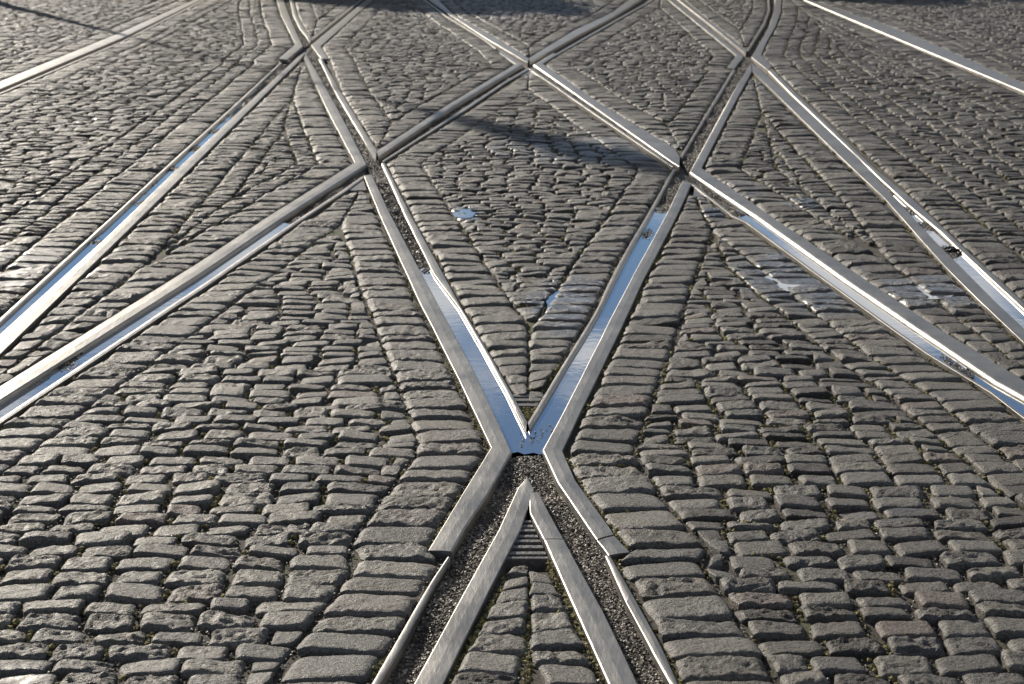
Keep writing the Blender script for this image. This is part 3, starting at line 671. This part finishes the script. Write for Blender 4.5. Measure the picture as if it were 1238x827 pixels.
# stray grit in and beside the puddles
def stray(label, pts, n, smin=.0015, smax=.005, z=-.009, spread=.012):
    P = []
    for (x, y) in pts:
        a = at(x, y)
        for _ in range(n): P.append((a[0] + rng.normal(0, spread * .7), a[1] + rng.normal(0, spread * 4), z + rng.uniform(-.001, .002)))
    P = np.array(P); scatter('debris', P, rng.uniform(smin, smax, len(P)), M_GR, label)
stray('specks of grit at the tip of the central V', [(640,526),(648,524),(655,520),(632,528),(664,516)], 9, .001, .003, -.009, .006)
stray('loose grit where the right groove turns into water', [(1150,303),(1145,298),(785,277),(780,282),(515,323),(508,318),(1172,449),(1160,441),(1148,433)], 70, .0015, .004, -.010, .008)
stray('loose grit at the ends of the left puddles', [(105,290),(112,286),(98,418),(80,432),(360,264),(342,80),(350,72)], 70, .0015, .005, -.011, .010)
_e = []
for f_ in np.linspace(0, 1, 26): _e.append((462 + 50 * f_ + 0, 222 + 92 * f_))
P_ = []
for (x_, y_) in _e:
    a_ = at(x_, y_)
    for _ in range(26): P_.append((a_[0] + rng.normal(0, .010), a_[1] + rng.normal(0, .05), -.012 + rng.uniform(0, .008)))
P_ = np.array(P_); scatter('debris', P_, rng.uniform(.002, .007, len(P_)), M_GR, 'coarse lumps of grit in the left arm groove')
# the dark clod in the long right groove
bm = bmesh.new(); bmesh.ops.create_icosphere(bm, subdivisions=3, radius=1)
ax, ay = at(1151, 301)
for v in bm.verts:
    n_ = float(noise(np.array(v.co.x * 2.1 + 5), np.array(v.co.y * 2.1 + v.co.z * 1.7))) * .9
    v.co = Vector((v.co.x * .019 * (1 + n_) , v.co.y * .026 * (1 + n_), v.co.z * .012 * (1 + n_ * .6)))
me = bpy.data.meshes.new('dirt_clod'); bm.to_mesh(me); bm.free(); me.materials.append(simple('black_mud', (.012, .011, .01), .5, 0, 200))
clod = bpy.data.objects.new('dirt_clod', me); C.objects.link(clod); clod.location = (ax, ay, -.004)
tag(clod, 'black clod of mud lying in the groove of the long right rail', 'clod')

# ------------------------------------------------------------------ moss in the joints
def moss(label, Qlist, prob, px_min=-1e9, n_max=9000):
    P = []; S = []
    for Qd in Qlist:
        c = Qd.mean(1)
        for q in range(len(Qd)):
            dens = prob * (.35 + 1.3 * (noise(np.array(c[q, 0] * 1.1 + 3), np.array(c[q, 1] * .9)) > .02))
            if rng.random() > dens: continue
            side = rng.integers(0, 4); a, b = Qd[q][side], Qd[q][(side + 1) % 4]
            if side in (0, 2) and rng.random() < .6: a, b = Qd[q][1], Qd[q][2]
            out = (a + b) / 2 - c[q]; out /= (np.linalg.norm(out) + 1e-6)
            for _ in range(rng.integers(3, 8)):
                f = rng.random(); p = a * (1 - f) + b * f + out * .005 + rng.normal(0, .0022, 2)
                P.append((p[0], p[1], -.008 + rng.uniform(-.003, .004))); S.append(rng.uniform(.0025, .0068))
    o = scatter('moss', np.array(P), np.array(S), M_MOSS, label, .8)
moss('yellow green moss in the joints of the right hand cobbles', [ALL[10], ALL[11], ALL[13], ALL[14]], 1.2)
moss('sparse moss in the joints of the middle and left cobbles', [ALL[1], ALL[2], ALL[3], ALL[5], ALL[6], ALL[8]], .38)
def joint_grit(label, Qlist, px_min):
    P = []; S = []
    for Qd in Qlist:
        c = Qd.mean(1); _, py = to_px(c[:, 0], c[:, 1])
        for q in np.where(py > px_min)[0]:
            for side, n in ((0, 2), (1, 15)):
                a, b = Qd[q][side], Qd[q][side + 1]; out = (a + b) / 2 - c[q]; out /= (np.linalg.norm(out) + 1e-6)
                for _ in range(n):
                    f = rng.random(); p = a * (1 - f) + b * f + out * .005 + rng.normal(0, 1, 2) * (.0042, .003)
                    P.append((p[0], p[1], -.0095 + rng.uniform(-.003, .003))); S.append(rng.uniform(.0010, .0034))
    scatter('joint_grit', np.array(P), np.array(S), M_GR, label)
joint_grit('coarse grit in the joints of the near cobbles', [ALL[2], ALL[3], ALL[6], ALL[10], ALL[13], ALL[14]], 330)
def moss_line(label, segs):
    P = []; S = []
    for (a, b, n) in segs:
        A_, B_ = np.array(at(*a)), np.array(at(*b))
        for _ in range(int(n * 2.2)):
            f = rng.random(); p = A_ * (1 - f) + B_ * f + rng.normal(0, .004, 2)
            P.append((p[0], p[1], -.013 + rng.uniform(-.003, .004))); S.append(rng.uniform(.0025, .0065))
    scatter('moss', np.array(P), np.array(S), M_MOSS, label, .8)
moss_line('moss and dirt along the outer edges of the rails', [((440,214),(504,360),90),((504,360),(594,540),160),((594,541),(520,660),120),((682,545),(762,667),110),((701,500),(820,262),140),
          ((664,672),(737,827),240),((620,476),(636,504),60),((655,478),(640,500),60),((637,488),(638,505),60),((640,690),(636,827),120),((741,672),(825,827),90),((909,88),(1238,416),140),((465,196),(608,458),100),((614,690),(540,827),90)])

# ------------------------------------------------------------------ lamp post and added shrubs outside the frame, throwing the shadows seen in it
base = np.array(at(800, 205)); k = 1 / math.tan(SUN_EL); dirs = np.array([math.cos(SUN_AZ), math.sin(SUN_AZ)])
def lathe(prof, seg=24, off=(0, 0, 0)):
    V = []; F = []
    for (r, z) in prof:
        for i in range(seg): a = 2 * math.pi * i / seg; V.append((r * math.cos(a) + off[0], r * math.sin(a) + off[1], z + off[2]))
    for j in range(len(prof) - 1):
        for i in range(seg): F.append((j * seg + i, j * seg + (i + 1) % seg, (j + 1) * seg + (i + 1) % seg, (j + 1) * seg + i))
    F.append(tuple(range(seg))[::-1]); F.append(tuple((len(prof) - 1) * seg + i for i in range(seg)))
    return V, F
HT = 5.3
lp = base + dirs * HT * k
lamp = empty('street_lamp', (lp[0], lp[1], 0)); tag(lamp, 'dark green lantern street lamp standing beyond the upper left edge', 'street lamp')
V, F = lathe([(.16, 0), (.16, .5), (.10, .6), (.07, .9), (.024, 2.5), (.02, 4.35), (.07, 4.42), (.03, 4.5)]); link('post', V, F, M_PAINT, lamp, True)
V, F = lathe([(.08, 4.5), (.14, 4.75), (.19, 5.1)], 6); hd = link('lantern', V, F, M_PAINT, lamp)
V, F = lathe([(.23, 5.1), (.22, 5.14), (.1, 5.28), (.03, 5.34), (.02, 5.42)], 6); link('cap', V, F, M_PAINT, hd)

def tree(x, y, h, r, label, seed):  # unseen bush, added to cast the shade along the top edge
    rg = np.random.default_rng(seed); t = empty('added_shrub', (x, y, 0)); tag(t, label, 'added_shrub', 'shrubs added beyond the top edge to cast shade')
    V, F = [], []
    def limb(a, b, ra, rb):
        a, b = Vector(a), Vector(b); d = (b - a).normalized(); u = d.orthogonal().normalized(); v = d.cross(u); s = len(V)
        for (c, r_) in ((a, ra), (b, rb)):
            for i in range(8): q = 2 * math.pi * i / 8; V.append(tuple(c + u * r_ * math.cos(q) + v * r_ * math.sin(q)))
        for i in range(8): F.append((s + i, s + (i + 1) % 8, s + 8 + (i + 1) % 8, s + 8 + i))
    limb((0, 0, 0), (0, 0, h * .4), .04, .03); limb((0, 0, h * .4), (.03, 0, h * .85), .03, .01); tips = []
    for i in range(14):
        a = rg.uniform(0, 2 * math.pi); z0 = h * rg.uniform(.35, .7); e_ = (math.cos(a) * r * rg.uniform(.5, .9), math.sin(a) * r * rg.uniform(.5, .9), z0 + h * rg.uniform(.05, .25)); limb((0, 0, z0), e_, .018, .005); tips.append(e_)
    link('trunk', V, F, M_BARK, t, True)
    n = 6500; c = rg.normal(0, 1, (26, 3)); c /= np.linalg.norm(c, axis=1)[:, None]; c *= rg.uniform(.3, .9, (26, 1)) * np.array([r, r, h * .38]); c[:, 2] += h * .52
    p = c[rg.integers(0, 26, n)] + rg.normal(0, r * .17, (n, 3)); d1 = rg.normal(0, 1, (n, 3)); d1 /= np.linalg.norm(d1, axis=1)[:, None]; d2 = np.cross(d1, rg.normal(0, 1, (n, 3))); d2 /= np.linalg.norm(d2, axis=1)[:, None]
    s = .065; Q = np.stack([p - d1 * s, p + d2 * s * .6, p + d1 * s, p - d2 * s * .6], 1)
    o = quadmesh('crown', Q.reshape(-1, 3), np.arange(n * 4).reshape(-1, 4), M_LEAF, t, smooth=False); o['kind'] = 'stuff'
for i, (x_, y_, h_, lab) in enumerate([(395,-3,1.7,'low shrub beyond the top edge, first from the left'),(478,4,1.8,'shrub beyond the top edge, second from the left'),(560,11,1.9,'shrub beyond the top edge, third from the left'),(640,10,1.8,'shrub beyond the top edge, fourth from the left'),
        (1010,-5,1.5,'shrub beyond the top edge, fourth from the right'),(1090,0,1.6,'shrub beyond the top edge, third from the right'),(1170,-4,1.6,'shrub beyond the top edge, second from the right'),(1245,-8,1.5,'shrub beyond the top edge, rightmost')]):
    tb = np.array(at(x_, y_)) + dirs * h_ * .8 * k
    tree(tb[0], tb[1], h_, .78, lab, 3 + i)
print('setts', sum(len(q) for q in ALL), 'objects', len(bpy.data.objects))
